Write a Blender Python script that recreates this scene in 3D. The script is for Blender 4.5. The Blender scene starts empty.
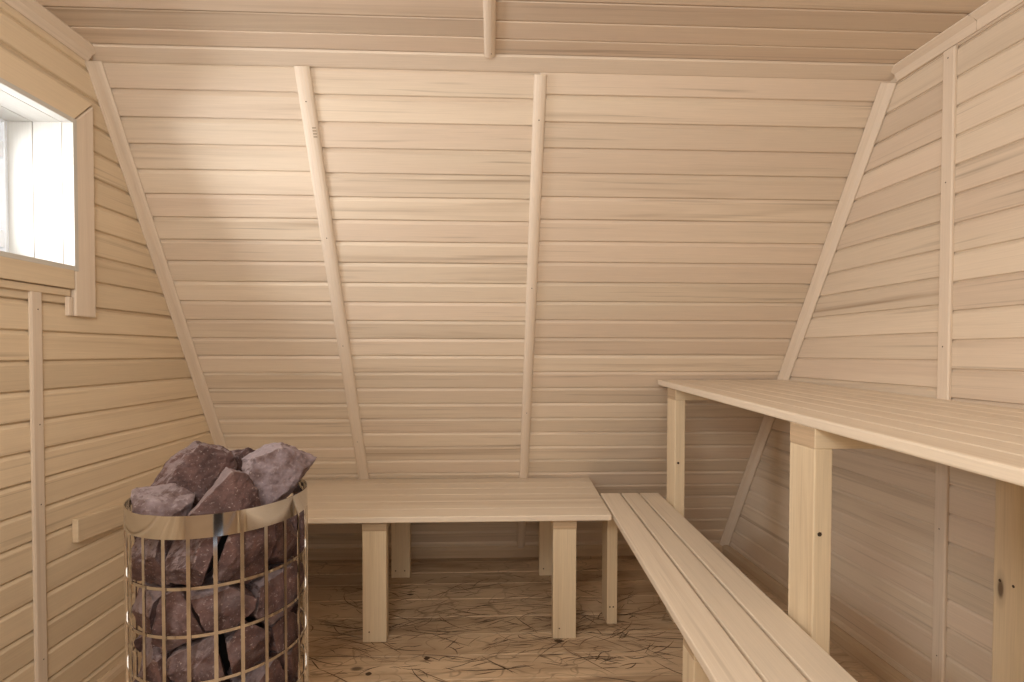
import bpy, bmesh, math, random
from mathutils import Vector, Matrix, noise
random.seed(11)
SC = bpy.context.scene
COL = SC.collection

# ------------------------------------------------------------------ room numbers (metres)
XL = -1.2434                                   # left wall
def XR(y): return 1.3153 - 0.0422 * (y - 2.0)  # right wall, toes in a little
H = 2.0287                                     # ceiling
YT, T = 1.6754, 0.55                           # top of the leaning back wall, its lean
SL = math.hypot(1, T)
def slope_y(z): return YT + (H - z) * T
Y0 = -1.05                                     # wall behind the camera
P = 0.0825                                     # board pitch

# ------------------------------------------------------------------ materials
def nodes_of(name):
    m = bpy.data.materials.new(name); m.use_nodes = True
    nt = m.node_tree; nt.nodes.clear()
    out = nt.nodes.new('ShaderNodeOutputMaterial')
    b = nt.nodes.new('ShaderNodeBsdfPrincipled')
    nt.links.new(b.outputs[0], out.inputs[0])
    return m, nt, b

def N(nt, t, **kw):
    n = nt.nodes.new(t)
    for k, v in kw.items():
        if k.startswith('i_'):
            n.inputs[int(k[2:])].default_value = v
        else:
            setattr(n, k, v)
    return n

def ramp(nt, src, stops, interp='LINEAR'):
    r = nt.nodes.new('ShaderNodeValToRGB'); cr = r.color_ramp; cr.interpolation = interp
    while len(cr.elements) < len(stops): cr.elements.new(0.5)
    for e, (p, c) in zip(cr.elements, stops):
        e.position = p; e.color = c if len(c) == 4 else (*c, 1)
    nt.links.new(src, r.inputs[0]); return r.outputs[0]

def g(v): return (v, v, v, 1)

def mixc(nt, a, b, fac, mode='MIX'):
    m = nt.nodes.new('ShaderNodeMix'); m.data_type = 'RGBA'; m.blend_type = mode
    for sock, v in ((m.inputs[6], a), (m.inputs[7], b), (m.inputs[0], fac)):
        if isinstance(v, (tuple, list)): sock.default_value = v if len(v) == 4 else (*v, 1)
        elif isinstance(v, (int, float)): sock.default_value = v
        else: nt.links.new(v, sock)
    return m.outputs[2]

def math_(nt, op, a, b=None):
    m = nt.nodes.new('ShaderNodeMath'); m.operation = op
    for s, v in ((m.inputs[0], a), (m.inputs[1], b)):
        if v is None: continue
        if isinstance(v, (int, float)): s.default_value = v
        else: nt.links.new(v, s)
    return m.outputs[0]

def wood(name, base, brown, fig=0.5, tone=0.14, rough=0.55, knots=0.0, grain=0.10, debris=False, pink=None):
    """boards along U; U and V in metres; 'board' is one random number per board"""
    m, nt, b = nodes_of(name)
    uv = N(nt, 'ShaderNodeUVMap'); at = N(nt, 'ShaderNodeAttribute', attribute_name='board')
    rnd = at.outputs['Fac']
    sep = N(nt, 'ShaderNodeSeparateXYZ'); nt.links.new(uv.outputs[0], sep.inputs[0])
    def coords(su, sv, off):
        c = N(nt, 'ShaderNodeCombineXYZ')
        nt.links.new(math_(nt, 'MULTIPLY', sep.outputs[0], su), c.inputs[0])
        nt.links.new(math_(nt, 'MULTIPLY', sep.outputs[1], sv), c.inputs[1])
        nt.links.new(math_(nt, 'MULTIPLY', rnd, off), c.inputs[2])
        return c.outputs[0]
    def nz(vec, detail=3, dist=0.0, rough_=0.55):
        n = N(nt, 'ShaderNodeTexNoise'); n.inputs['Scale'].default_value = 1
        n.inputs['Detail'].default_value = detail; n.inputs['Distortion'].default_value = dist
        n.inputs['Roughness'].default_value = rough_
        nt.links.new(vec, n.inputs['Vector']); return n.outputs['Fac']
    figure = nz(coords(0.55, 19, 173), 3.5, 0.9)
    figm = ramp(nt, figure, [(0.50, g(0)), (0.60, g(0.35)), (0.72, g(1))])
    # only some boards carry heartwood streaks
    sel = N(nt, 'ShaderNodeMapRange'); nt.links.new(nz(coords(0.35, 2.0, 911), 1), sel.inputs[0])
    sel.inputs[1].default_value = 0.42; sel.inputs[2].default_value = 0.66
    sel.inputs[3].default_value = 0.12; sel.inputs[4].default_value = 1.0
    figm = math_(nt, 'MULTIPLY', math_(nt, 'MULTIPLY', figm, sel.outputs[0]), fig)
    col = mixc(nt, base, brown, figm)
    if pink:
        col = mixc(nt, col, pink, ramp(nt, nz(coords(0.5, 4, 377), 1), [(0.45, g(0)), (0.62, g(0.8))]))
    # thin dark hairline streaks
    hair = ramp(nt, nz(coords(1.1, 62, 57), 2, 0.5), [(0.62, g(0)), (0.78, g(1))])
    col = mixc(nt, col, tuple(c * 0.62 for c in brown), math_(nt, 'MULTIPLY', hair, 0.55 * fig))
    gr = nz(coords(7, 330, 23), 2)
    col = mixc(nt, col, mixc(nt, g(1 - grain), g(1 + grain), gr), 1.0, 'MULTIPLY')
    wn = N(nt, 'ShaderNodeTexWhiteNoise', noise_dimensions='1D'); nt.links.new(rnd, wn.inputs['W'])
    tn = mixc(nt, (1 - tone, 1 - tone * 1.08, 1 - tone * 1.2, 1), g(1.0 + tone * 0.35), wn.outputs['Value'])
    col = mixc(nt, col, tn, 1.0, 'MULTIPLY')
    if knots > 0:
        vo = N(nt, 'ShaderNodeTexVoronoi'); vo.inputs['Scale'].default_value = 1
        nt.links.new(coords(3.0, 9.5, 71), vo.inputs['Vector'])
        kd = ramp(nt, vo.outputs['Distance'], [(0.0, g(1)), (0.05, g(0.95)), (0.085, g(0.25)), (0.16, g(0))])
        kc = N(nt, 'ShaderNodeSeparateColor'); nt.links.new(vo.outputs['Color'], kc.inputs[0])
        ks = math_(nt, 'LESS_THAN', kc.outputs[0], knots)
        col = mixc(nt, col, (0.075, 0.035, 0.018, 1), math_(nt, 'MULTIPLY', math_(nt, 'MULTIPLY', kd, ks), 0.85))
    if debris:
        # curly fibres and scuffs ground into the floor
        gm = N(nt, 'ShaderNodeNewGeometry')
        def mp(s, rot):
            q = N(nt, 'ShaderNodeMapping'); q.inputs['Scale'].default_value = s
            q.inputs['Rotation'].default_value = (0, 0, rot)
            nt.links.new(gm.outputs['Position'], q.inputs[0]); return q.outputs[0]
        tot = None
        for k, (s, rot, wdt) in enumerate([((3.2, 6.5, 1), 0.10, 0.011), ((2.4, 7, 1), -0.30, 0.009),
                                           ((4, 7, 1), 0.75, 0.007), ((5, 10, 1), 0.25, 0.010), ((3.5, 8, 1), -0.85, 0.006)]):
            a = nz(mp(s, rot), 1.5, 0.45, 0.5)
            d = math_(nt, 'ABSOLUTE', math_(nt, 'SUBTRACT', a, 0.47 + 0.03 * (k % 3)))
            ln = ramp(nt, d, [(0.0, g(1)), (wdt * 0.55, g(0.8)), (wdt, g(0))])
            msk = ramp(nt, nz(mp((2.6 + k, 4.2 - 0.4 * k, 1), 1.1 * k), 2), [(0.47, g(0)), (0.58, g(1))])
            v = math_(nt, 'MULTIPLY', ln, msk)
            tot = v if tot is None else math_(nt, 'MAXIMUM', tot, v)
        col = mixc(nt, col, (0.060, 0.030, 0.014, 1), math_(nt, 'MULTIPLY', tot, 0.40))
        st = ramp(nt, nz(mp((1.6, 5, 1), 0.05), 4, 0.8), [(0.45, g(0)), (0.70, g(1))])
        col = mixc(nt, col, (0.16, 0.085, 0.040, 1), math_(nt, 'MULTIPLY', st, 0.55))
        vo = N(nt, 'ShaderNodeTexVoronoi'); vo.inputs['Scale'].default_value = 1
        nt.links.new(mp((4.2, 7.0, 0.01), 0), vo.inputs['Vector'])
        kd = ramp(nt, vo.outputs['Distance'], [(0.0, g(1)), (0.06, g(0.9)), (0.11, g(0))])
        kc = N(nt, 'ShaderNodeSeparateColor'); nt.links.new(vo.outputs['Color'], kc.inputs[0])
        ks = math_(nt, 'LESS_THAN', kc.outputs[0], 0.22)
        col = mixc(nt, col, (0.055, 0.026, 0.013, 1), math_(nt, 'MULTIPLY', math_(nt, 'MULTIPLY', kd, ks), 0.8))
    nt.links.new(col, b.inputs['Base Color'])
    b.inputs['Roughness'].default_value = rough
    b.inputs['Specular IOR Level'].default_value = 0.35
    bp = N(nt, 'ShaderNodeBump'); bp.inputs['Strength'].default_value = 0.12; bp.inputs['Distance'].default_value = 0.0008
    nt.links.new(gr, bp.inputs['Height']); nt.links.new(bp.outputs[0], b.inputs['Normal'])
    return m

PALE = (0.695, 0.590, 0.470); BRN = (0.34, 0.245, 0.165)
M_WALL = wood('aspen_lining_boards', PALE, BRN, fig=0.95, tone=0.12, pink=(0.68, 0.560, 0.45))
M_LEFT = wood('aspen_lining_boards_yellow', (0.70, 0.575, 0.415), (0.40, 0.275, 0.165), fig=0.8, tone=0.12)
M_CEIL = wood('aspen_ceiling_boards', (0.68, 0.570, 0.455), BRN, fig=0.85, tone=0.13, pink=(0.66, 0.54, 0.44))
M_BENCH = wood('aspen_bench_boards', (0.765, 0.670, 0.550), (0.48, 0.36, 0.25), fig=0.6, tone=0.09, rough=0.38)
M_TRIM = wood('planed_batten_wood', (0.71, 0.605, 0.495), (0.50, 0.37, 0.27), fig=0.3, tone=0.05)
M_POST = wood('pine_post_wood', (0.715, 0.595, 0.425), (0.47, 0.33, 0.195), fig=0.6, tone=0.08, knots=0.35, grain=0.14)
M_FLOOR = wood('scuffed_pine_floor', (0.67, 0.515, 0.355), (0.34, 0.215, 0.12), fig=1.0, tone=0.20, rough=0.6, debris=True)
M_END = wood('rough_sawn_end_grain', (0.50, 0.375, 0.25), (0.26, 0.165, 0.09), fig=1.0, tone=0.1, grain=0.3)
M_WHITE = wood('pale_window_lining', (0.58, 0.56, 0.52), (0.50, 0.45, 0.38), fig=0.35, tone=0.05)

def plain(name, col, rough=0.5, metal=0.0):
    m, nt, b = nodes_of(name)
    b.inputs['Base Color'].default_value = (*col, 1)
    b.inputs['Roughness'].default_value = rough; b.inputs['Metallic'].default_value = metal
    n = N(nt, 'ShaderNodeTexNoise'); n.inputs['Scale'].default_value = 30
    r = N(nt, 'ShaderNodeMapRange'); nt.links.new(n.outputs['Fac'], r.inputs[0])
    r.inputs[3].default_value = rough * 0.85; r.inputs[4].default_value = rough * 1.15
    nt.links.new(r.outputs[0], b.inputs['Roughness'])
    return m

M_STEEL = plain('polished_steel', (0.60, 0.58, 0.56), 0.08, 1.0)
M_BLACK = plain('near_black_steel', (0.020, 0.018, 0.017), 0.6, 0.3)  # near black: drum steel, and painted shade on the core
M_NAIL = plain('nail_head', (0.07, 0.045, 0.03), 0.5, 0.4)
M_PVC = plain('white_window_plastic', (0.82, 0.85, 0.90), 0.3)
M_DARKDOOR = plain('dark_door_panel', (0.05, 0.05, 0.055), 0.4)
M_SCUFF = plain('dark_floor_scuff', (0.075, 0.042, 0.022), 0.7)
M_SCUFF2 = plain('brown_floor_scuff', (0.17, 0.10, 0.055), 0.7)
M_STAMP = plain('grey_stamp_ink', (0.40, 0.32, 0.24), 0.8)

def glass():
    m, nt, b = nodes_of('clear_window_glass')
    out = [n for n in nt.nodes if n.type == 'OUTPUT_MATERIAL'][0]
    tr = N(nt, 'ShaderNodeBsdfTransparent'); gl = N(nt, 'ShaderNodeBsdfGlossy'); gl.inputs['Roughness'].default_value = 0.02
    mx = N(nt, 'ShaderNodeMixShader'); mx.inputs[0].default_value = 0.07
    nt.links.new(tr.outputs[0], mx.inputs[1]); nt.links.new(gl.outputs[0], mx.inputs[2])
    nt.links.new(mx.outputs[0], out.inputs[0]); nt.nodes.remove(b)
    return m
M_GLASS = glass()

def stone(name, c1, c2, pale, amt):
    m, nt, b = nodes_of(name)
    tc = N(nt, 'ShaderNodeTexCoord'); oi = N(nt, 'ShaderNodeObjectInfo')
    ad = N(nt, 'ShaderNodeVectorMath', operation='ADD')
    cb = N(nt, 'ShaderNodeCombineXYZ'); nt.links.new(math_(nt, 'MULTIPLY', oi.outputs['Random'], 50), cb.inputs[0])
    nt.links.new(tc.outputs['Object'], ad.inputs[0]); nt.links.new(cb.outputs[0], ad.inputs[1])
    def nz(s, d=4, dist=0.0, r=0.6):
        n = N(nt, 'ShaderNodeTexNoise'); n.inputs['Scale'].default_value = s; n.inputs['Detail'].default_value = d
        n.inputs['Distortion'].default_value = dist; n.inputs['Roughness'].default_value = r
        nt.links.new(ad.outputs[0], n.inputs['Vector']); return n.outputs['Fac']
    col = mixc(nt, c1, c2, ramp(nt, nz(22), [(0.40, g(0)), (0.62, g(1))]))
    col = mixc(nt, col, pale, math_(nt, 'MULTIPLY', ramp(nt, nz(14, 5, 0.6), [(0.52, g(0)), (0.66, g(1))]), amt))
    fl = ramp(nt, nz(190, 3), [(0.60, g(0)), (0.74, g(1))])
    col = mixc(nt, col, (0.55, 0.46, 0.44, 1), math_(nt, 'MULTIPLY', fl, 0.5))
    # window light painted in: faces turned up and left take the pale tint
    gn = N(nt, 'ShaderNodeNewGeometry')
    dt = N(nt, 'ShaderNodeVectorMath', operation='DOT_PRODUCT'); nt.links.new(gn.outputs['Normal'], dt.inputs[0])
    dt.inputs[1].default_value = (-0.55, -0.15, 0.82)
    lit_side = math_(nt, 'ADD', dt.outputs['Value'], math_(nt, 'MULTIPLY', math_(nt, 'SUBTRACT', nz(30, 4), 0.5), 0.9))
    col = mixc(nt, col, pale, math_(nt, 'MULTIPLY', ramp(nt, lit_side, [(0.50, g(0)), (0.72, g(1))]), 0.6))
    # paler along the raised edges
    ge = N(nt, 'ShaderNodeNewGeometry')
    ed = ramp(nt, ge.outputs['Pointiness'], [(0.53, g(0)), (0.60, g(1))])
    col = mixc(nt, col, (0.58, 0.49, 0.46, 1), math_(nt, 'MULTIPLY', ed, 0.45))
    nt.links.new(col, b.inputs['Base Color']); b.inputs['Roughness'].default_value = 0.75
    bp = N(nt, 'ShaderNodeBump'); bp.inputs['Strength'].default_value = 0.8; bp.inputs['Distance'].default_value = 0.006
    nt.links.new(nz(75, 6, 0.3, 0.7), bp.inputs['Height']); nt.links.new(bp.outputs[0], b.inputs['Normal'])
    return m
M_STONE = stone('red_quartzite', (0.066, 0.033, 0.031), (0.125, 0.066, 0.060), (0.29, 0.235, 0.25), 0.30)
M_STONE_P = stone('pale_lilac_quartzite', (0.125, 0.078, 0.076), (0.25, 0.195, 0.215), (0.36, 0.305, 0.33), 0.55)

# ------------------------------------------------------------------ mesh builder
class MB:
    def __init__(s):
        s.bm = bmesh.new(); s.uv = s.bm.loops.layers.uv.new('UVMap'); s.bl = s.bm.faces.layers.float.new('board')
    def face(s, pts, uvs, board=0.0, mat=0, verts=None):
        vs = [s.bm.verts.new(p) for p in pts]
        f = s.bm.faces.new(vs); f[s.bl] = board; f.material_index = mat
        for l, q in zip(f.loops, uvs): l[s.uv].uv = q
        return f
    def hexa(s, c, axis, board=None, mat=0, end=None):
        """c: 8 corners, index = x + 2y + 4z ; axis = the grain direction (0,1,2)"""
        board = random.random() if board is None else board
        c = [Vector(p) for p in c]; o = Vector((random.random() * 3, random.random() * 3))
        vs = [s.bm.verts.new(p) for p in c]
        ax = (c[1 << axis] - c[0]); L = ax.length; ax = ax / L
        for idx in ((0, 4, 6, 2), (1, 3, 7, 5), (0, 1, 5, 4), (2, 6, 7, 3), (0, 2, 3, 1), (4, 5, 7, 6)):
            f = s.bm.faces.new([vs[i] for i in idx]); f[s.bl] = board; f.material_index = mat
            f.normal_update(); n = f.normal
            w = n.cross(ax)
            if w.length < 0.3:                       # end grain
                if end is not None: f.material_index = end
                e = (c[2] - c[0]).normalized() if axis == 0 else (c[1] - c[0]).normalized()
                w = n.cross(e)
                for l in f.loops: d = l.vert.co - c[0]; l[s.uv].uv = (d.dot(e) * 0.6 + o.x, d.dot(w) * 0.6 + o.y)
            else:
                w.normalize()
                for l in f.loops: d = l.vert.co - c[0]; l[s.uv].uv = (d.dot(ax) + o.x, d.dot(w) + o.y + n.x * .31 + n.z * .17)
    def box(s, x0, x1, y0, y1, z0, z1, axis, board=None, mat=0, end=None):
        s.hexa([((x0, x1)[i & 1], (y0, y1)[i >> 1 & 1], (z0, z1)[i >> 2 & 1]) for i in range(8)], axis, board, mat, end)
    def prism(s, a, b, e1, e2, prof, board=None, mat=0, ends=None):
        """a profile (list of (p,q) in e1,e2) swept from a to b; ends=(fa,fb) may shift each point along the run"""
        board = random.random() if board is None else board
        a, b, e1, e2 = Vector(a), Vector(b), Vector(e1), Vector(e2)
        d = (b - a); L = d.length; d = d / L; n = len(prof); o = random.random() * 5
        fa, fb = ends if ends else ((lambda p, q: 0), (lambda p, q: 0))
        A = [s.bm.verts.new(a + e1 * p + e2 * q + d * fa(p, q)) for p, q in prof]
        B = [s.bm.verts.new(b + e1 * p + e2 * q + d * fb(p, q)) for p, q in prof]
        run = [0]
        for i in range(n):
            p, q = prof[i], prof[(i + 1) % n]; run.append(run[-1] + math.hypot(p[0] - q[0], p[1] - q[1]))
        for i in range(n):
            j = (i + 1) % n
            f = s.bm.faces.new((A[i], A[j], B[j], B[i])); f[s.bl] = board; f.material_index = mat
            for l, q in zip(f.loops, ((o, run[i]), (o, run[i + 1]), (o + L, run[i + 1]), (o + L, run[i]))): l[s.uv].uv = q
        for ring in (A, B):
            f = s.bm.faces.new(ring); f[s.bl] = board; f.material_index = mat
            for l, (p, q) in zip(f.loops, prof): l[s.uv].uv = (p, q)
    def dots(s, pts, normal, r=0.0028, mat=1):
        n = Vector(normal).normalized(); e = n.orthogonal().normalized(); w = n.cross(e)
        for p in pts:
            p = Vector(p)
            ring = [p + e * (r * math.cos(t)) + w * (r * math.sin(t)) + n * 0.0006 for t in [k * math.pi / 3 for k in range(6)]]
            s.face(ring, [(0, 0)] * 6, 0, mat)
    def build(s, name, mats, parent=None, bevel=0.0, smooth=False):
        bmesh.ops.recalc_face_normals(s.bm, faces=s.bm.faces[:])
        me = bpy.data.meshes.new(name); s.bm.to_mesh(me); s.bm.free()
        for m in (mats if isinstance(mats, (list, tuple)) else [mats]): me.materials.append(m)
        if smooth:
            for p in me.polygons: p.use_smooth = True
        o = bpy.data.objects.new(name, me); COL.objects.link(o); o.parent = parent
        if bevel:
            md = o.modifiers.new('Bevel', 'BEVEL'); md.width = bevel; md.segments = 2; md.limit_method = 'ANGLE'
            md.angle_limit = math.radians(40)
        return o

def structure(o): o['kind'] = 'structure'; return o
def tag(o, label, cat, group=None):
    o['label'] = label; o['category'] = cat
    if group: o['group'] = group
    return o
def empty(name, loc=(0, 0, 0)):
    e = bpy.data.objects.new(name, None); COL.objects.link(e); e.location = loc; e.empty_display_size = 0.1
    return e

# ------------------------------------------------------------------ lining: boards with V grooves
def lining(mb, O, U, V, Nn, lines, clip, gd=0.0085, gw=0.0015, bw=0.0125, mat=0, up=False):
    """boards between successive lines along V; clip(v0,v1) -> list of (u0a,u1a,u0b,u1b) at the lower / upper edge"""
    O, U, V, Nn = Vector(O), Vector(U), Vector(V), Vector(Nn)
    for v0, v1 in zip(lines[:-1], lines[1:]):
        bd = random.random(); ou = random.random() * 4; ov = random.random() * 4
        for (a0, a1, b0, b1) in clip(v0, v1):
            prof = [(v0 - gw / 2, -gd), (v0 + gw / 2, -gd), (v0 + gw / 2 + bw * 0.40, -gd * 0.55), (v0 + gw / 2 + bw, 0),
                    (v1 - gw / 2 - bw * 0.30, 0), (v1 - gw / 2 - 0.0008, -gd * 0.3), (v1 - gw / 2, -gd)]
            if up: prof = [(v0 + v1 - p, d) for p, d in reversed(prof)]
            def pt(v, d, end):
                t = 0 if v1 == v0 else (v - v0) / (v1 - v0)
                u = (a0 + (b0 - a0) * t) if end == 0 else (a1 + (b1 - a1) * t)
                return O + U * u + V * v + Nn * d, (u + ou, v + ov)
            for (va, da), (vb, db) in zip(prof[:-1], prof[1:]):
                q = [pt(va, da, 0), pt(va, da, 1), pt(vb, db, 1), pt(vb, db, 0)]
                mb.face([x[0] for x in q], [x[1] for x in q], bd, mat)

def grid(first, pitch, lo, hi):
    k0 = math.floor((lo - first) / pitch); out = []
    k = k0
    while True:
        v = first + k * pitch
        if v > hi + pitch: break
        out.append(min(max(v, lo), hi)); k += 1
    r = []
    for v in out:
        if not r or v - r[-1] > 0.004: r.append(v)
    return r

def face_fix(mb, toward):
    """normals towards the room"""
    for f in mb.bm.faces:
        f.normal_update()
        if f.normal.dot(Vector(toward)) < 0: f.normal_flip()

def build_lining(mb, name, mats):
    me = bpy.data.meshes.new(name); mb.bm.to_mesh(me); mb.bm.free()
    for m in (mats if isinstance(mats, (list, tuple)) else [mats]): me.materials.append(m)
    o = bpy.data.objects.new(name, me); COL.objects.link(o); return structure(o)

# ---- leaning back wall: three bays, each with its own board run
mb = MB()
U, V = (1, 0, 0), Vector((0, T, -1)) / SL
Nn = Vector((0, -1, -T)) / SL
Lsl = H * SL
for x0, x1, first, pit in ((XL - 0.01, -0.0, 0.590, 0.0815), (0, 0, 0.590, 0.0813), (0, 0, 0.088, 0.0820)):
    pass
bx1t, bx1b = -0.602, -0.622
bx2t, bx2b = 0.158, 0.160
def lerp(a, b, s): return a + (b - a) * s / Lsl
lining(mb, (0, YT, H), U, V, Nn, grid(0.5885, 0.0817, 0, Lsl),
       lambda a, b: [(XL - 0.02, lerp(bx1t, bx1b, a), XL - 0.02, lerp(bx1t, bx1b, b))])
lining(mb, (0, YT, H), U, V, Nn, grid(0.590, 0.0813, 0, Lsl),
       lambda a, b: [(lerp(bx1t, bx1b, a), lerp(bx2t, bx2b, a), lerp(bx1t, bx1b, b), lerp(bx2t, bx2b, b))])
lining(mb, (0, YT, H), U, V, Nn, grid(0.088, 0.0821, 0, Lsl),
       lambda a, b: [(lerp(bx2t, bx2b, a), 1.36, lerp(bx2t, bx2b, b), 1.36)])
face_fix(mb, Nn)
build_lining(mb, 'wall_back', M_WALL)

# ---- ceiling
mb = MB()
cl = [YT + 0.02 - 0.0]
y = 1.630
rows = [YT + 0.03, 1.630]
while y > Y0: y -= 0.0842; rows.append(max(y, Y0))
rows = sorted(set(rows))
lining(mb, (0, 0, H), (1, 0, 0), (0, 1, 0), (0, 0, -1), rows, lambda a, b: [(XL - 0.02, -0.006, XL - 0.02, -0.006)], bw=0.006, gd=0.006, gw=0.0018, up=True)
rows2 = sorted(set([rows[0]] + [r + (0.006 if r < 1.60 else 0) for r in rows[1:]]))
lining(mb, (0, 0, H), (1, 0, 0), (0, 1, 0), (0, 0, -1), rows2, lambda a, b: [(-0.006, 1.46, -0.006, 1.46)], bw=0.006, gd=0.006, gw=0.0018, up=True)
face_fix(mb, (0, 0, -1))
build_lining(mb, 'ceiling', M_CEIL)

# ---- left wall with the window opening
WY0, WY1, WZ0, WZ1 = 0.930, 1.577, 1.352, 1.771
mb = MB()
def clipL(a, b):
    ye = max(slope_y(a), slope_y(b)) + 0.01
    if b > WZ0 + 0.004 and a < WZ1 - 0.004:
        return [(Y0, WY0, Y0, WY0), (WY1, ye, WY1, ye)]
    return [(Y0, ye, Y0, ye)]
lining(mb, (XL, 0, 0), (0, 1, 0), (0, 0, 1), (1, 0, 0), grid(1.156, 0.0815, 0, H), clipL, gd=0.0085, gw=0.0018, bw=0.0115, up=True)
face_fix(mb, (1, 0, 0))
build_lining(mb, 'wall_left', M_LEFT)

# ---- right wall, two bays either side of the upright batten
mb = MB()
kx = -0.0422; UL = math.hypot(1, kx)
UR = Vector((kx, 1, 0))
NR = Vector((-1, kx, 0)).normalized()
YB = 1.469
lining(mb, (XR(0), 0, 0), UR, (0, 0, 1), NR, grid(1.990, 0.0828, 0, H),
       lambda a, b: [(YB, max(slope_y(a), slope_y(b)) + 0.01, YB, max(slope_y(a), slope_y(b)) + 0.01)], bw=0.0085, gd=0.0065, gw=0.0013, up=True)
lining(mb, (XR(0), 0, 0), UR, (0, 0, 1), NR, grid(1.983, 0.0844, 0, H), lambda a, b: [(Y0, YB, Y0, YB)], bw=0.0085, gd=0.0065, gw=0.0013, up=True)
face_fix(mb, NR)
build_lining(mb, 'wall_right', M_WALL)

# ---- wall behind the camera; dark door added for the steel to reflect
mb = MB()
DX0, DX1, DZ = 0.02, 0.62, 1.80
lining(mb, (0, Y0, 0), (1, 0, 0), (0, 0, 1), (0, 1, 0), grid(0.03, P, 0, H),
       lambda a, b: [(XL, DX0, XL, DX0), (DX1, 1.46, DX1, 1.46)] if a < DZ - 0.01 else [(XL, 1.46, XL, 1.46)])
face_fix(mb, (0, 1, 0))
build_lining(mb, 'wall_front', M_WALL)
mb = MB(); mb.box(DX0 + 0.05, DX1 - 0.05, Y0 - 0.06, Y0 - 0.02, 0.02, DZ - 0.02, 2)
door = structure(mb.build('door_1', M_DARKDOOR, None, 0.003))
mb = MB()
mb.box(DX0, DX0 + 0.05, Y0 - 0.06, Y0 + 0.012, 0, DZ + 0.03, 2); mb.box(DX1 - 0.05, DX1, Y0 - 0.06, Y0 + 0.012, 0, DZ + 0.03, 2)
mb.box(DX0, DX1, Y0 - 0.06, Y0 + 0.012, DZ - 0.02, DZ + 0.03, 0)
mb.build('door_frame', M_WHITE, door, 0.003)

# ---- floor planks
mb = MB()
ys = [2.86, 2.70, 2.567, 2.443, 2.290, 2.134, 2.000]
while ys[-1] > Y0: ys.append(max(ys[-1] - 0.14, Y0))
lining(mb, (0, 0, 0), (1, 0, 0), (0, 1, 0), (0, 0, 1), sorted(ys), lambda a, b: [(XL - 0.03, 1.46, XL - 0.03, 1.46)], gd=0.006, gw=0.0025, bw=0.003)
fr = random.Random(21)
def stroke(x, y, ang, L, w, bend, mat):
    n = 7; pts = []
    for k in range(n):
        a = ang + bend * (k / (n - 1) - 0.5)
        pts.append((x, y, a)); x += math.cos(a) * L / (n - 1); y += math.sin(a) * L / (n - 1)
    for (xa, ya, aa), (xb, yb, ab), k in zip(pts[:-1], pts[1:], range(n - 1)):
        wa, wb = w * math.sin(math.pi * (k + 0.35) / (n - 0.3)), w * math.sin(math.pi * (k + 1.35) / (n - 0.3))
        q = [(xa + math.sin(aa) * wa, ya - math.cos(aa) * wa), (xb + math.sin(ab) * wb, yb - math.cos(ab) * wb),
             (xb - math.sin(ab) * wb, yb + math.cos(ab) * wb), (xa - math.sin(aa) * wa, ya + math.cos(aa) * wa)]
        mb.face([(px, py, 0.0008) for px, py in q], [(px, py) for px, py in q], 0.5, mat)
for k in range(520):
    yy = fr.choice((2.22, 2.10, 2.02, 1.92, 1.82, 2.40)) + fr.gauss(0, 0.055)
    xx = fr.uniform(-0.75, 0.62)
    stroke(xx, yy, fr.gauss(0.25 if fr.random() < 0.7 else -0.4, 0.35), fr.uniform(0.03, 0.10) if fr.random() < 0.75 else fr.uniform(0.12, 0.30),
           fr.uniform(0.0009, 0.0025), fr.gauss(0, 0.8), 1 if fr.random() < 0.5 else 2)
for k in range(6):
    stroke(fr.uniform(-0.7, 0.6), fr.uniform(1.75, 2.5), fr.gauss(0, 0.15), fr.uniform(0.02, 0.045), fr.uniform(0.006, 0.011), 0.2, 1)
face_fix(mb, (0, 0, 1))
build_lining(mb, 'floor', [M_FLOOR, M_SCUFF, M_SCUFF2])

# ------------------------------------------------------------------ mouldings and battens
trim_no = [0]
def trim(mb, bevel=0.0, mats=None, smooth=False):
    trim_no[0] += 1
    return structure(mb.build('trim_%d' % trim_no[0], mats or [M_TRIM, M_NAIL], None, bevel, smooth))
def halfround(w, h, n=7):
    return [(-w / 2, 0.0003)] + [(-w / 2 * math.cos(math.pi * k / n), h * (0.30 + 0.70 * math.sin(math.pi * k / n))) for k in range(n + 1)] + [(w / 2, 0.0003)]
def sl(x, s): return Vector((x, YT, H)) + V * s
# two half round battens on the leaning wall
mb = MB()
a, b = sl(bx1t, 0.022), sl(bx1b, Lsl - 0.065)
mb.prism(a, b, (1, 0, 0), Nn, halfround(0.050, 0.016), 0.3)
d_ = (b - a).normalized()
mb.dots([a + d_ * t + Nn * 0.016 for t in (0.10, 0.55, 1.0, 1.5)], Nn, 0.0022)
for k in range(4):                              # the little four-bar stamp near its top
    c = sl(-0.5905, 0.200 + 0.0092 * k) + Nn * 0.0163 + d_ * 0
    e1, e2 = Vector((1, 0, 0)), V
    mb.face([c + e1 * .006 * i + e2 * .0024 * j + Nn * (-0.0022 if i > 0 else 0.0010) for i, j in ((-1, -1), (1, -1), (1, 1), (-1, 1))], [(0, 0)] * 4, 0, 2)
trim(mb, mats=[M_TRIM, M_NAIL, M_STAMP])
mb = MB()
a, b = sl(bx2t, 0.030), sl(bx2b, Lsl - 0.065)
mb.prism(a, b, (1, 0, 0), Nn, halfround(0.041, 0.016), 0.6); mb.dots([a + (b - a) * t + Nn * 0.016 for t in (0.06, 0.33, 0.6)], Nn, 0.0022)
trim(mb)
# ceiling batten
mb = MB(); mb.prism((-0.006, 1.626, H), (-0.006, Y0, H), (1, 0, 0), (0, 0, -1), halfround(0.034, 0.014), 0.5)
mb.dots([(-0.001, 1.60, H - 0.0145)], (0, 0, -1), 0.0022); trim(mb)
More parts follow.
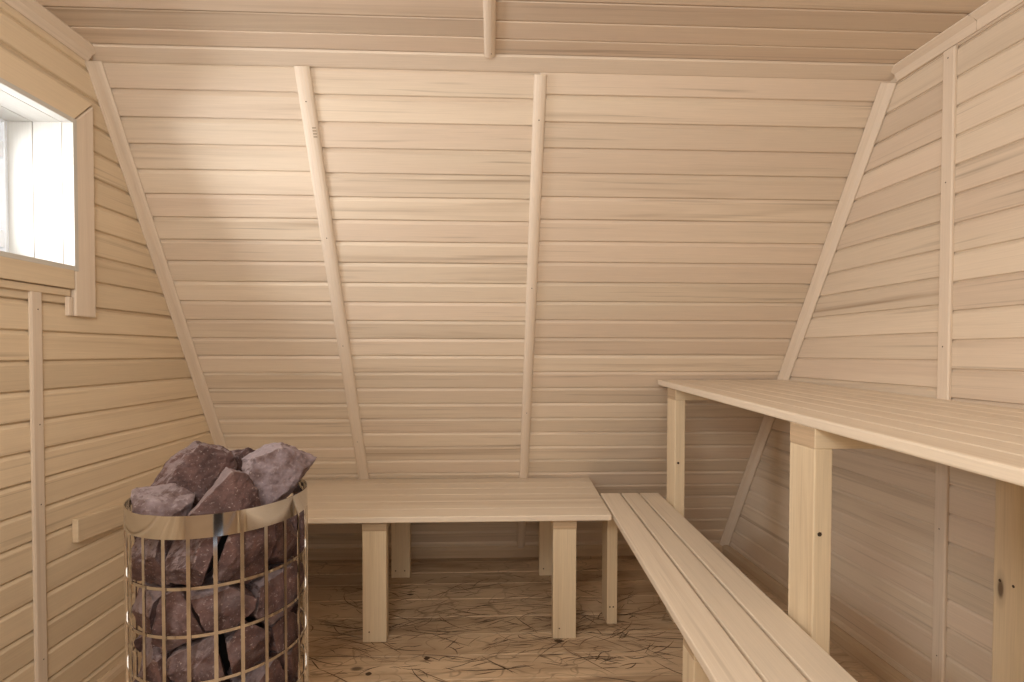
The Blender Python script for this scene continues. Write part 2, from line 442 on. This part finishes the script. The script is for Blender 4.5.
# strip over the ceiling joint
mb = MB()
mb.prism((XL, YT, H), (1.35, YT, H), (0, -1, 0), V, [(-0.01, -0.01), (0.046, -0.002), (0.045, 0.005), (0.005, 0.024), (-0.004, 0.024)], 0.44)
trim(mb)
# ceiling corner mouldings, left and right (the right one is pieced)
cove = [(0.0005, 0.0005), (0.038, 0.0005), (0.038, 0.005), (0.030, 0.010), (0.017, 0.018), (0.010, 0.030), (0.005, 0.038), (0.0005, 0.038)]
mb = MB(); mb.prism((XL, 1.655, H), (XL, Y0, H), (1, 0, 0), (0, 0, -1), cove, 0.2); trim(mb)
mb = MB()
mb.prism((XR(1.655), 1.655, H), (XR(1.385), 1.385, H), NR, (0, 0, -1), cove, 0.25, ends=(lambda p, q: 0, lambda p, q: 0.006 * math.sin(q * 120)))
mb.prism((XR(1.3835), 1.3835, H), (XR(Y0), Y0, H), NR, (0, 0, -1), cove, 0.9, ends=(lambda p, q: 0.006 * math.sin(q * 120), lambda p, q: 0)); trim(mb)
# leaning corner mouldings
cor = [(0.0005, 0.0005), (0.034, 0.0005), (0.034, 0.005), (0.027, 0.009), (0.015, 0.015), (0.009, 0.027), (0.005, 0.034), (0.0005, 0.034)]
e_wall = Vector((0, -1, -T)) / SL
corl = [(0.0005, 0.0005), (0.046, 0.0005), (0.046, 0.005), (0.036, 0.009), (0.020, 0.013), (0.010, 0.018), (0.005, 0.024), (0.0005, 0.024)]
mb = MB(); mb.prism(sl(XL, 0.022), sl(XL, Lsl - 0.03), e_wall, (1, 0, 0), corl, 0.35)
trim(mb)
mb = MB()
def rc(s): q = sl(0, s); return Vector((XR(q.y), q.y, q.z))
mb.prism(rc(0.030), rc(Lsl - 0.05), e_wall, NR, cor, 0.45); trim(mb)
# flat upright battens on the side walls
def flat(w, h): return [(-w / 2, 0.0003), (-w / 2, h * 0.7), (-w / 2 + 0.004, h), (w / 2 - 0.004, h), (w / 2, h * 0.7), (w / 2, 0.0003)]
mb = MB(); mb.prism((XL, 1.458, 0.0), (XL, 1.458, 1.262), (0, 1, 0), (1, 0, 0), flat(0.036, 0.008), 0.15)
mb.dots([(XL + 0.0083, 1.460, z) for z in (0.25, 0.68, 0.90, 1.215)], (1, 0, 0), 0.0022); trim(mb)
mb = MB(); mb.prism((XR(YB), YB, 0.0), (XR(YB), YB, 1.985), UR.normalized(), NR, flat(0.039, 0.010), 0.55)
mb.dots([Vector((XR(YB), YB, z)) + NR * 0.0105 for z in (0.2, 0.58, 1.12, 1.6, 1.96)], NR, 0.0022); trim(mb)
# baseboards
skirt = [(-0.004, 0), (0.022, 0), (0.022, 0.040), (0.016, 0.055), (0.008, 0.062), (-0.02, 0.062)]
M_SKIRT = wood('brownish_skirting_wood', (0.54, 0.415, 0.29), (0.32, 0.21, 0.12), fig=0.6, tone=0.05)
def base(name, mb): return structure(mb.build(name, [M_SKIRT, M_NAIL]))
mb = MB(); mb.prism((XL, slope_y(0) - 0.02, 0), (1.30, slope_y(0) - 0.02, 0), (0, -1, 0), (0, 0, 1), skirt + [(-0.03, 0.0)], 0.3); base('baseboard_back', mb)
mb = MB(); mb.prism((XL, slope_y(0) - 0.03, 0), (XL, Y0, 0), (1, 0, 0), (0, 0, 1), skirt, 0.8); base('baseboard_left', mb)
mb = MB(); mb.prism((XR(2.76), 2.76, 0), (XR(Y0), Y0, 0), NR, (0, 0, 1), skirt, 0.7); base('baseboard_right', mb)

# ------------------------------------------------------------------ window
win = structure(empty('window_1', (XL, (WY0 + WY1) / 2, WZ0)))
win.matrix_world = Matrix.Translation(win.location)
def wpart(mb, name, mats, bevel=0.0):
    o = mb.build(name, mats, None, bevel); o.parent = win; o.matrix_parent_inverse = Matrix.Translation(win.location).inverted(); return o
# lining boards of the deep reveal (two boards and an edge strip per side)
def reveal(side):
    mb = MB(); t = 0.014
    for k, (xa, xb) in enumerate(((XL + 0.0175, XL - 0.0145), (XL - 0.016, XL - 0.0970), (XL - 0.0995, XL - 0.170))):
        xa, xb = max(xa, xb), min(xa, xb)
        if side == 'right': mb.box(xb, xa, WY1, WY1 + t, WZ0 - t, WZ1 + t, 2)
        if side == 'left': mb.box(xb, xa, WY0 - t, WY0, WZ0 - t, WZ1 + t, 2)
        if side == 'top': mb.box(xb, xa, WY0, WY1, WZ1, WZ1 + t, 1)
        if side == 'sill': mb.box(xb, xa, WY0, WY1, WZ0 - t, WZ0, 1)
    return mb
for sd in ('left', 'right', 'top'): wpart(reveal(sd), 'reveal_lining', M_WHITE, 0.0012)
wpart(reveal('sill'), 'window_sill', M_WHITE, 0.0012)
# casing boards on the wall
cx0, cx1 = XL - 0.002, XL + 0.016
def mitre(pts, axis):
    mb = MB(); c = []
    # pts: 4 corners (y,z) as (y0z0, y1z0, y0z1, y1z1)
    for i in range(8):
        yz = pts[(i >> 1 & 1) + 2 * (i >> 2 & 1)]; c.append(((cx0, cx1)[i & 1], yz[0], yz[1]))
    mb.hexa(c, axis); return mb
CW = 0.086
wpart(mitre([(WY1 + 0.003, 1.205), (WY1 + CW - 0.004, 1.205), (WY1 + 0.003, WZ1 + 0.003), (WY1 + CW - 0.004, WZ1 + CW)], 2), 'casing_board', M_TRIM, 0.004)
wpart(mitre([(WY0 - CW, 1.205), (WY0, 1.205), (WY0 - CW, WZ1 + CW), (WY0, WZ1)], 2), 'casing_board', M_TRIM, 0.004)
wpart(mitre([(WY0, WZ1 + 0.003), (WY1, WZ1 + 0.003), (WY0 - CW, WZ1 + CW + 0.006), (WY1 + CW - 0.004, WZ1 + CW + 0.006)], 1), 'casing_board', M_LEFT, 0.004)
mb = MB(); mb.box(cx0, cx1 + 0.001, WY0, WY1 - 0.001, WZ0 - 0.068, WZ0 - 0.001, 1)
mb.box(cx0, cx1 - 0.007, WY0, WY1 - 0.006, 1.262, WZ0 - 0.070, 1); wpart(mb, 'casing_board', M_LEFT, 0.002)
mb = MB(); mb.box(cx0, cx1 - 0.005, WY1 - 0.016, WY1 - 0.001, 1.205, 1.261, 2); wpart(mb, 'casing_strip', M_TRIM, 0.002)
# plastic window unit: frame, sash, pane, hinge
fx0, fx1 = XL - 0.240, XL - 0.186
def frame(x0, x1, y0, y1, z0, z1, w):
    mb = MB(); mb.box(x0, x1, y0, y0 + w, z0, z1, 2); mb.box(x0, x1, y1 - w, y1, z0, z1, 2)
    mb.box(x0, x1, y0 + w, y1 - w, z0, z0 + w, 1); mb.box(x0, x1, y0 + w, y1 - w, z1 - w, z1, 1); return mb
wpart(frame(fx0, fx1 + 0.016, WY0 - 0.012, WY1 + 0.012, WZ0 - 0.012, WZ1 + 0.012, 0.020), 'window_frame', M_PVC, 0.002)
sash = wpart(frame(fx0 + 0.012, fx1 - 0.002, WY0 + 0.009, WY1 - 0.009, WZ0 + 0.009, WZ1 - 0.009, 0.055), 'window_sash', M_PVC, 0.003)
mb = MB(); mb.box(fx0 + 0.026, fx0 + 0.030, WY0 + 0.06, WY1 - 0.06, WZ0 + 0.06, WZ1 - 0.06, 2); pn = wpart(mb, 'pane', M_GLASS); pn.parent = sash; pn.matrix_parent_inverse = Matrix.Identity(4)
for z in (WZ0 + 0.05, WZ1 - 0.11):
    mb = MB(); mb.box(fx1 - 0.002, fx1 + 0.012, WY1 - 0.022, WY1 - 0.006, z, z + 0.05, 2); wpart(mb, 'hinge', M_PVC, 0.002)

# ------------------------------------------------------------------ benches
def part(mb, name, mats, parent, bevel=0.0):
    o = mb.build(name, mats, None, bevel); o.parent = parent
    o.matrix_parent_inverse = Matrix.Translation(parent.location).inverted(); return o

# -- wide low bench along the back wall
bench = tag(empty('sauna_bench', (-0.39, 2.25, 0)), 'wide low wooden bench along the leaning back wall, behind the stone heater', 'bench')
HB, TH = 0.485, 0.022
mb = MB(); yf, yb = 1.930, 2.522
edges = [yf, 2.030, 2.132, 2.232, 2.330, 2.428, yb]
def xe(y): return 0.457 + 0.045 * (y - 1.93)
for i, (a, b) in enumerate(zip(edges[:-1], edges[1:])):
    if i: a += 0.0005
    b -= 0.0005
    mb.hexa([((XL + 0.012, xe((a, b)[k >> 1 & 1]))[k & 1], (a, b)[k >> 1 & 1], (HB - TH, HB)[k >> 2]) for k in range(8)], 0)
part(mb, 'bench_top', M_BENCH, bench, 0.0028)
for x in (-0.487, 0.236, -1.200):
    mb = MB(); mb.box(x, x + 0.092, 1.952, 2.530, 0.425, HB - TH, 1, None, 0, 1); part(mb, 'bearer', [M_POST, M_END], bench, 0.002)
    for ya, yb2 in ((1.955, 1.997), (2.516, 2.556)):
        mb = MB(); mb.box(x + 0.001, x + 0.091, ya, yb2, 0, 0.425 if ya < 2.2 else 0.425, 2)
        if ya > 2.2: mb.dots([(x + 0.022, ya, 0.035), (x + 0.066, ya, 0.035)], (0, -1, 0), 0.0036)
        else: mb.dots([(x + 0.026, ya, 0.040)], (0, -1, 0), 0.0032)
        part(mb, 'leg', [M_POST, M_NAIL], bench, 0.0025)

# -- narrow low bench of three slats running along the right side
low = tag(empty('sauna_bench', (0.58, 1.15, 0)), 'narrow low footbench of three long slats, in front of the high bench posts', 'bench')
mb = MB(); ya, yb = 0.12, 2.233
def lx(y): return 0.478 - 0.0434 * (2.233 - y)
def rx(y): return 0.735 - 0.0360 * (2.233 - y)
cuts = [0.0, 0.345, 0.665, 1.0]
for i in range(3):
    a, b = cuts[i], cuts[i + 1]
    def xa(y): return lx(y) + (rx(y) - lx(y)) * a + (0.004 if i else 0)
    def xb(y): return lx(y) + (rx(y) - lx(y)) * b - (0.004 if i < 2 else 0)
    mb.hexa([((xa, xb)[k & 1]((ya, yb)[k >> 1 & 1]), (ya, yb)[k >> 1 & 1], (HB - TH, HB)[k >> 2]) for k in range(8)], 1)
part(mb, 'bench_top', M_BENCH, low, 0.0030)
for (x, y, dy) in ((0.469, 2.055, 0.095), (0.444, 1.100, 0.068), (0.395, 0.155, 0.068)):
    mb = MB(); mb.box(x, x + 0.042, y, y + dy, 0, 0.425, 2)
    mb.dots([(x + 0.012, y, 0.07), (x + 0.026, y, 0.07)], (0, -1, 0), 0.0035)
    part(mb, 'leg', [M_POST, M_NAIL], low, 0.002)
    mb = MB(); mb.box(x, rx(y) - 0.006, y + 0.001, y + dy - 0.001, 0.425, HB - TH, 0, None, 0, 1); part(mb, 'bearer', [M_POST, M_END], low, 0.002)

# -- high bench along the right wall
high = tag(empty('sauna_bench', (1.0, 1.15, 0)), 'high wide bench along the right wall, carried on tall square posts', 'bench')
def zt(y): return 0.983 - 0.022 * (2.25 - y)
def fx(y): return 0.704 + 0.0185 * (y - 0.86)
mb = MB(); ya, yb = 0.10, 2.240; nb = 8; TU = 0.024
for i in range(nb):
    a, b = i / nb, (i + 1) / nb
    def xa(y): return fx(y) + (XR(y) - 0.010 - fx(y)) * a + (0.0005 if i else 0)
    def xb(y): return fx(y) + (XR(y) - 0.010 - fx(y)) * b - (0.0005 if i < nb - 1 else 0)
    mb.hexa([((xa, xb)[k & 1]((ya, yb)[k >> 1 & 1]), (ya, yb)[k >> 1 & 1], zt((ya, yb)[k >> 1 & 1]) - TU + TU * (k >> 2)) for k in range(8)], 1)
part(mb, 'bench_top', M_BENCH, high, 0.0045)
for (x, y) in ((0.741, 2.050), (0.711, 1.105), (0.697, 0.160)):
    zb = zt(y) - TU
    xw = XR(y + 0.095) - 0.012
    c = [((x, xw)[k & 1], (y, y + 0.095)[k >> 1 & 1], (zb - 0.045, zt((y, y + 0.095)[k >> 1 & 1]) - TU)[k >> 2]) for k in range(8)]
    mb = MB(); mb.hexa(c, 0, None, 0, 1); part(mb, 'bearer', [M_POST, M_END], high, 0.002)
    mb = MB(); mb.box(x, x + 0.042, y, y + 0.095, 0, zb - 0.045, 2)
    mb.dots([(x + 0.014, y, 0.655 if y > 2 else 0.70)], (0, -1, 0), 0.0055); part(mb, 'post', [M_POST, M_NAIL], high, 0.003)
mb = MB(); mb.box(1.222, 1.266, 1.105, 1.200, 0, zt(1.105) - TU - 0.045, 2)
mb.dots([(1.222, 1.150, 0.555), (1.222, 1.182, 0.555), (1.222, 1.178, 0.80)], (-1, 0, 0), 0.0038)
part(mb, 'post', [M_POST, M_NAIL], high, 0.004)

# -- short offcut board fixed to the left wall
mb = MB(); dz = 0.018
c = [((XL, XL + 0.018)[k & 1], (1.573, 1.900)[k >> 1 & 1], (0.532, 0.602)[k >> 2] - (dz if k >> 1 & 1 else 0)) for k in range(8)]
mb.hexa(c, 1)
tag(mb.build('wall_cleat', M_LEFT, None, 0.002), 'short horizontal offcut board fixed to the left wall beside the stone heater', 'board')

# ------------------------------------------------------------------ heater
HX, HY, HR, HZ = -0.617, 1.205, 0.182, 0.780
heater = tag(empty('sauna_heater', (HX, HY, 0)), 'round steel cage sauna heater filled with rocks, before the left wall', 'heater')
def hpart(bm, name, mat, smooth=True, loc=(0, 0, 0), rz=0):
    me = bpy.data.meshes.new(name); bm.to_mesh(me); bm.free(); me.materials.append(mat)
    if smooth:
        for p in me.polygons: p.use_smooth = True
    o = bpy.data.objects.new(name, me); COL.objects.link(o); o.parent = heater; o.location = loc; o.rotation_euler.z = rz; return o
def ring_bm(prof, n=128):
    bm = bmesh.new(); rings = []
    for k in range(n):
        t = 2 * math.pi * k / n
        rings.append([bm.verts.new((r * math.cos(t), r * math.sin(t), z)) for r, z in prof])
    m = len(prof)
    for k in range(n):
        A, B = rings[k], rings[(k + 1) % n]
        for i in range(m):
            j = (i + 1) % m; bm.faces.new((A[i], B[i], B[j], A[j]))
    bmesh.ops.recalc_face_normals(bm, faces=bm.faces[:]); return bm
def flatring(r0, r1, z0, z1): return ring_bm([(r0, z0), (r1, z0), (r1, z1), (r0, z1)])
def sharp(o):
    md = o.modifiers.new('EdgeSplit', 'EDGE_SPLIT'); md.split_angle = math.radians(35); return o
sharp(hpart(flatring(HR - 0.0022, HR, HZ - 0.046, HZ), 'rim_band', M_STEEL))
for dz in (0.145, 0.240, 0.335, 0.430, 0.525):
    sharp(hpart(flatring(HR - 0.0052, HR - 0.0026, HZ - dz - 0.0032, HZ - dz + 0.0032), 'ring', M_STEEL))
def bar_bm():
    bm = bmesh.new(); w = 0.0036; z0, z1 = 0.0, HZ - 0.040
    vs = [bm.verts.new((x, yy, z)) for z in (z0, z1) for yy in (-w, w) for x in (HR - 0.0024, HR - 0.0004)]
    for idx in ((0, 1, 3, 2), (4, 6, 7, 5), (0, 4, 5, 1), (2, 3, 7, 6), (0, 2, 6, 4), (1, 5, 7, 3)): bm.faces.new([vs[i] for i in idx])
    bmesh.ops.recalc_face_normals(bm, faces=bm.faces[:]); return bm
bar0 = hpart(bar_bm(), 'bar', M_STEEL, False, rz=math.radians(-67.0))
for k in range(1, 24):
    o = bar0.copy(); COL.objects.link(o); o.parent = heater; o.rotation_euler.z = math.radians(-67.0 + 15 * k)
sharp(hpart(flatring(HR - 0.0026, HR, 0.0, 0.060), 'bottom_band', M_STEEL))
sharp(hpart(ring_bm([(0.001, 0.0), (HR - 0.012, 0.0), (HR - 0.012, 0.235), (0.001, 0.235)]), 'base_drum', M_BLACK))
sharp(hpart(ring_bm([(0.001, 0.236), (0.058, 0.236), (0.058, 0.725), (0.001, 0.725)], 32), 'dark_core', M_BLACK))  # core added near black so the gaps between rocks read as shade

# ------------------------------------------------------------------ rocks
def rock_object(pts, name, mat, rough=0.0045, seed=0, cuts=5):
    bm = bmesh.new()
    for p in pts: bm.verts.new(p)
    r = bmesh.ops.convex_hull(bm, input=bm.verts[:])
    junk = list({e for e in r['geom_interior'] + r['geom_unused'] if isinstance(e, bmesh.types.BMVert)})
    if junk: bmesh.ops.delete(bm, geom=junk, context='VERTS')
    c = Vector()
    for v in bm.verts: c += v.co
    c /= len(bm.verts)
    for v in bm.verts: v.co -= c
    bmesh.ops.dissolve_limit(bm, angle_limit=math.radians(6), verts=bm.verts[:], edges=bm.edges[:])
    bmesh.ops.bevel(bm, geom=bm.edges[:], offset=0.0016, segments=1, affect='EDGES', clamp_overlap=True)
    bmesh.ops.triangulate(bm, faces=bm.faces[:])
    for _ in range(5):
        le = [e for e in bm.edges if e.calc_length() > 0.0075]
        if not le: break
        bmesh.ops.subdivide_edges(bm, edges=le, cuts=1)
        bmesh.ops.triangulate(bm, faces=bm.faces[:])
    bm.normal_update(); off = Vector((seed * 3.7, seed * 1.9, 0))
    for v in bm.verts:
        q = v.co + off
        d = noise.fractal(q * 22, 1.0, 2.0, 4) * 0.8 + noise.noise(q * 75) * 0.55 + noise.noise(q * 140) * 0.3
        st = abs(noise.noise(q * 16 + Vector((9, 9, 9))))
        vd = noise.voronoi(q * 30)[0]
        v.co -= v.normal * (rough * (0.35 + d * 0.8 - st * 0.5 + min(1.0, (vd[1] - vd[0]) * 1.6) * -0.5 + 0.4))
    bmesh.ops.recalc_face_normals(bm, faces=bm.faces[:])
    me = bpy.data.meshes.new(name); bm.to_mesh(me); bm.free(); me.materials.append(mat)
    o = bpy.data.objects.new(name, me); COL.objects.link(o); o.location = c
    return o

# packed rows inside the cage: each rock is a cell of the packing, cut back so the gaps stay dark
rr = random.Random(5)
rows = [(0.660, 6, 0.0), (0.560, 7, 0.5), (0.462, 6, 0.1), (0.365, 7, 0.45), (0.284, 6, 0.1)]
rown = ['row below the rim', 'second row down', 'third row down', 'fourth row down', 'bottom row']
seeds = []
for r, (z, n, ph) in enumerate(rows):
    for k in range(n):
        a = -62.9 - 122 + 244 * (k + 0.5 + rr.uniform(-0.17, 0.17) + (ph - 0.25) * 0.35) / n
        seeds.append((r, k, n, math.radians(a), Vector((0.118 * math.cos(math.radians(a)), 0.118 * math.sin(math.radians(a)), z + rr.uniform(-0.018, 0.018)))))
for k, a in enumerate((154, 117, 80)):
    a = math.radians(a); seeds.append((5, k, 3, a, Vector((0.118 * math.cos(a), 0.118 * math.sin(a), 0.672))))
rown.append('back of the top layer')
ordn = ['farthest left', 'second from the left', 'third from the left', 'fourth from the left', 'fifth from the left', 'sixth from the left', 'seventh from the left']
tints = ['reddish brown', 'dark purplish brown', 'brown']
for i, (r, k, n, a, c) in enumerate(seeds):
    bm = bmesh.new(); bmesh.ops.create_cube(bm, size=0.9, matrix=Matrix.Translation(c))
    def cut(pt, nrm):
        bmesh.ops.bisect_plane(bm, geom=bm.verts[:] + bm.edges[:] + bm.faces[:], plane_co=pt, plane_no=nrm, clear_outer=True)
        rim = [e for e in bm.edges if e.is_boundary]
        if rim: bmesh.ops.contextual_create(bm, geom=rim)
    rnd = Vector((rr.uniform(-.25, .25), rr.uniform(-.25, .25), rr.uniform(-.25, .25)))
    for j, s in enumerate(seeds):
        if j == i: continue
        d = s[4] - c
        if d.length > 0.34: continue
        rj = random.Random(min(i, j) * 100 + max(i, j))
        sg = 1 if i < j else -1
        w = 0.5 + rj.uniform(-0.05, 0.05) * sg
        nd = (d.normalized() * sg + Vector((rj.uniform(-.28, .28), rj.uniform(-.28, .28), rj.uniform(-.28, .28)))).normalized() * sg
        cut(c + d * w - nd * (0.0035 + 0.003 * rj.random()), nd)
    er = Vector((math.cos(a), math.sin(a), 0)); RI = HR - 0.0075
    for q in range(36):
        t = 2 * math.pi * q / 36; e = Vector((math.cos(t), math.sin(t), 0))
        cut(e * RI, e)
    # each faces the bars with its own tilted broken faces
    for q in range(3):
        t = a + rr.uniform(-0.42, 0.42); e = Vector((math.cos(t), math.sin(t), rr.uniform(-0.5, 0.5))).normalized()
        base_d = (RI * math.cos(t - a))
        cut(Vector((er.x * RI, er.y * RI, c.z)) - er * rr.uniform(0.000, 0.014), e)
    for sg in (-1, 1):
        th = a + sg * 0.56; cut(Vector((0, 0, c.z)), Vector((-math.sin(th), math.cos(th), 0)) * sg)
    cut(er * 0.062, -er)
    cut(Vector((0, 0, 0.730 + rr.uniform(0, 0.008))), Vector((0, 0, 1))); cut(Vector((0, 0, 0.240 if r < 5 else 0.600)), Vector((0, 0, -1)))
    pts = [v.co + Vector((HX, HY, 0)) for v in bm.verts]; bm.free()
    if len(pts) < 4: continue
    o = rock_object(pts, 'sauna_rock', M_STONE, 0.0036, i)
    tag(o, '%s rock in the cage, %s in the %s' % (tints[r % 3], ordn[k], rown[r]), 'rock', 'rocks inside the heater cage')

# rocks heaped on top; local axes: u to the right as seen from the room, w away from it, z up
ang = math.atan2(HY, HX) - math.pi / 2
ue, we = Vector((math.cos(ang), math.sin(ang), 0)), Vector((-math.sin(ang), math.cos(ang), 0))
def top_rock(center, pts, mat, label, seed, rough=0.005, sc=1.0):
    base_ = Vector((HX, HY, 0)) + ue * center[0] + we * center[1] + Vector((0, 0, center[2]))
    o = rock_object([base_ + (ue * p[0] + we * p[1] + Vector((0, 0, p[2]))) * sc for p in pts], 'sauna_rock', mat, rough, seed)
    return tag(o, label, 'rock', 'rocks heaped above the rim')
# (u, w, z)
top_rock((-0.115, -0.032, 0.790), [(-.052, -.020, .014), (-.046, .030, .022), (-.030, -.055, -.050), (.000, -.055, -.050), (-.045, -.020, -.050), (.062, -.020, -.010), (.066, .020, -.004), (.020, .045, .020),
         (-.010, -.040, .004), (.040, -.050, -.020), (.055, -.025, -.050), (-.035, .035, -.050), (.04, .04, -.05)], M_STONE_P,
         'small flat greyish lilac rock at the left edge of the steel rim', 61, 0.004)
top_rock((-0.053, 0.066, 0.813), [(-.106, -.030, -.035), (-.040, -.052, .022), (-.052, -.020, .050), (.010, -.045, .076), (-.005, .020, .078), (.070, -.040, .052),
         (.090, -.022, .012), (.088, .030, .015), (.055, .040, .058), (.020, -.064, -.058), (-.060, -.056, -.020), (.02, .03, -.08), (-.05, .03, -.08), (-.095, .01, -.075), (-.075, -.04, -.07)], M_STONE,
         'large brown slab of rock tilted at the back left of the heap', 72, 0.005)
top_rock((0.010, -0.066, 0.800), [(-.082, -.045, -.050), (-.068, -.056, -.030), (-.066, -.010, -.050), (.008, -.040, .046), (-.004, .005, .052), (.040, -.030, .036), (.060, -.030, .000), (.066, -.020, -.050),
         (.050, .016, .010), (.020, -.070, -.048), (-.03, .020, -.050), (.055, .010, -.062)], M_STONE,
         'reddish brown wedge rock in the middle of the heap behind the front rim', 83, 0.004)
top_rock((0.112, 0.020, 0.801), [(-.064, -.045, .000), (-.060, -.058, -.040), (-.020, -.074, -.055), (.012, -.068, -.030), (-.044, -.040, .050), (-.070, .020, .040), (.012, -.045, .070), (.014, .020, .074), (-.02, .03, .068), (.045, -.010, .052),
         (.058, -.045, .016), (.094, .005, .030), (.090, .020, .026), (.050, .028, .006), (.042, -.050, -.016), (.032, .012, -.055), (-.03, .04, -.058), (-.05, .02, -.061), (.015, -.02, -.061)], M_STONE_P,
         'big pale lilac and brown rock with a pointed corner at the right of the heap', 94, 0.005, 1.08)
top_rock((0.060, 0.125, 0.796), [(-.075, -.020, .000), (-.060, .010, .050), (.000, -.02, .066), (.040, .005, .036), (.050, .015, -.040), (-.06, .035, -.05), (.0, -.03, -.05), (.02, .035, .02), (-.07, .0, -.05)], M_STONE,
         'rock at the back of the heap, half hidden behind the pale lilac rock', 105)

# ------------------------------------------------------------------ light
def area(name, loc, target, sx, sy, power, col):
    l = bpy.data.lights.new(name, 'AREA'); l.shape = 'RECTANGLE'; l.size = sx; l.size_y = sy; l.energy = power; l.color = col
    o = bpy.data.objects.new(name, l); COL.objects.link(o); o.location = loc
    o.rotation_euler = (Vector(target) - Vector(loc)).to_track_quat('-Z', 'Y').to_euler(); return o
area('window_daylight', (XL - 0.62, 1.12, 1.60), (0.2, 1.50, 1.25), 0.9, 0.7, 60, (0.97, 0.985, 1.0))
area('front_fill', (0.1, Y0 + 0.05, 1.40), (0.0, 1.6, 1.45), 1.6, 1.0, 14, (1.0, 0.98, 0.92))  # added unseen fill panel behind the camera, brightens the whole room
l = bpy.data.lights.new('bounce_fill', 'POINT'); l.energy = 33; l.shadow_soft_size = 0.22; l.color = (1.0, 0.975, 0.91)  # added fill point, imitates bounced flash to lift the ceiling
o = bpy.data.objects.new('bounce_fill', l); COL.objects.link(o); o.location = (-0.40, 0.05, 1.66)
w = bpy.data.worlds.new('World'); SC.world = w; w.use_nodes = True
bg = w.node_tree.nodes['Background']; bg.inputs[0].default_value = (0.75, 0.85, 1.0, 1); bg.inputs[1].default_value = 1.0

# ------------------------------------------------------------------ camera
cam = bpy.data.cameras.new('camera'); co = bpy.data.objects.new('camera', cam); COL.objects.link(co)
cam.sensor_width = 36; cam.sensor_fit = 'HORIZONTAL'; cam.lens = 516.3 / 1024 * 36
cam.shift_y = 21.88 / 1024; cam.clip_start = 0.02
yaw, pitch, roll = -0.03993, -0.02005, 0.00213
cy, sy = math.cos(yaw), math.sin(yaw)
r0 = Vector((cy, sy, 0)); f0 = Vector((-sy, cy, 0)); z0 = Vector((0, 0, 1))
cp, sp = math.cos(pitch), math.sin(pitch)
f = f0 * cp + z0 * sp; u0 = -f0 * sp + z0 * cp
cr, sr = math.cos(roll), math.sin(roll)
R = r0 * cr + u0 * sr; Uu = -r0 * sr + u0 * cr
m = Matrix((R, Uu, -f)).transposed().to_4x4(); m.translation = (0, 0, 1.1)
co.matrix_world = m
SC.camera = co
SC.view_settings.view_transform = 'Standard'
SC.view_settings.look = 'None'
SC.cycles.max_bounces = 10; SC.cycles.diffuse_bounces = 6
SC.cycles.use_denoising = True
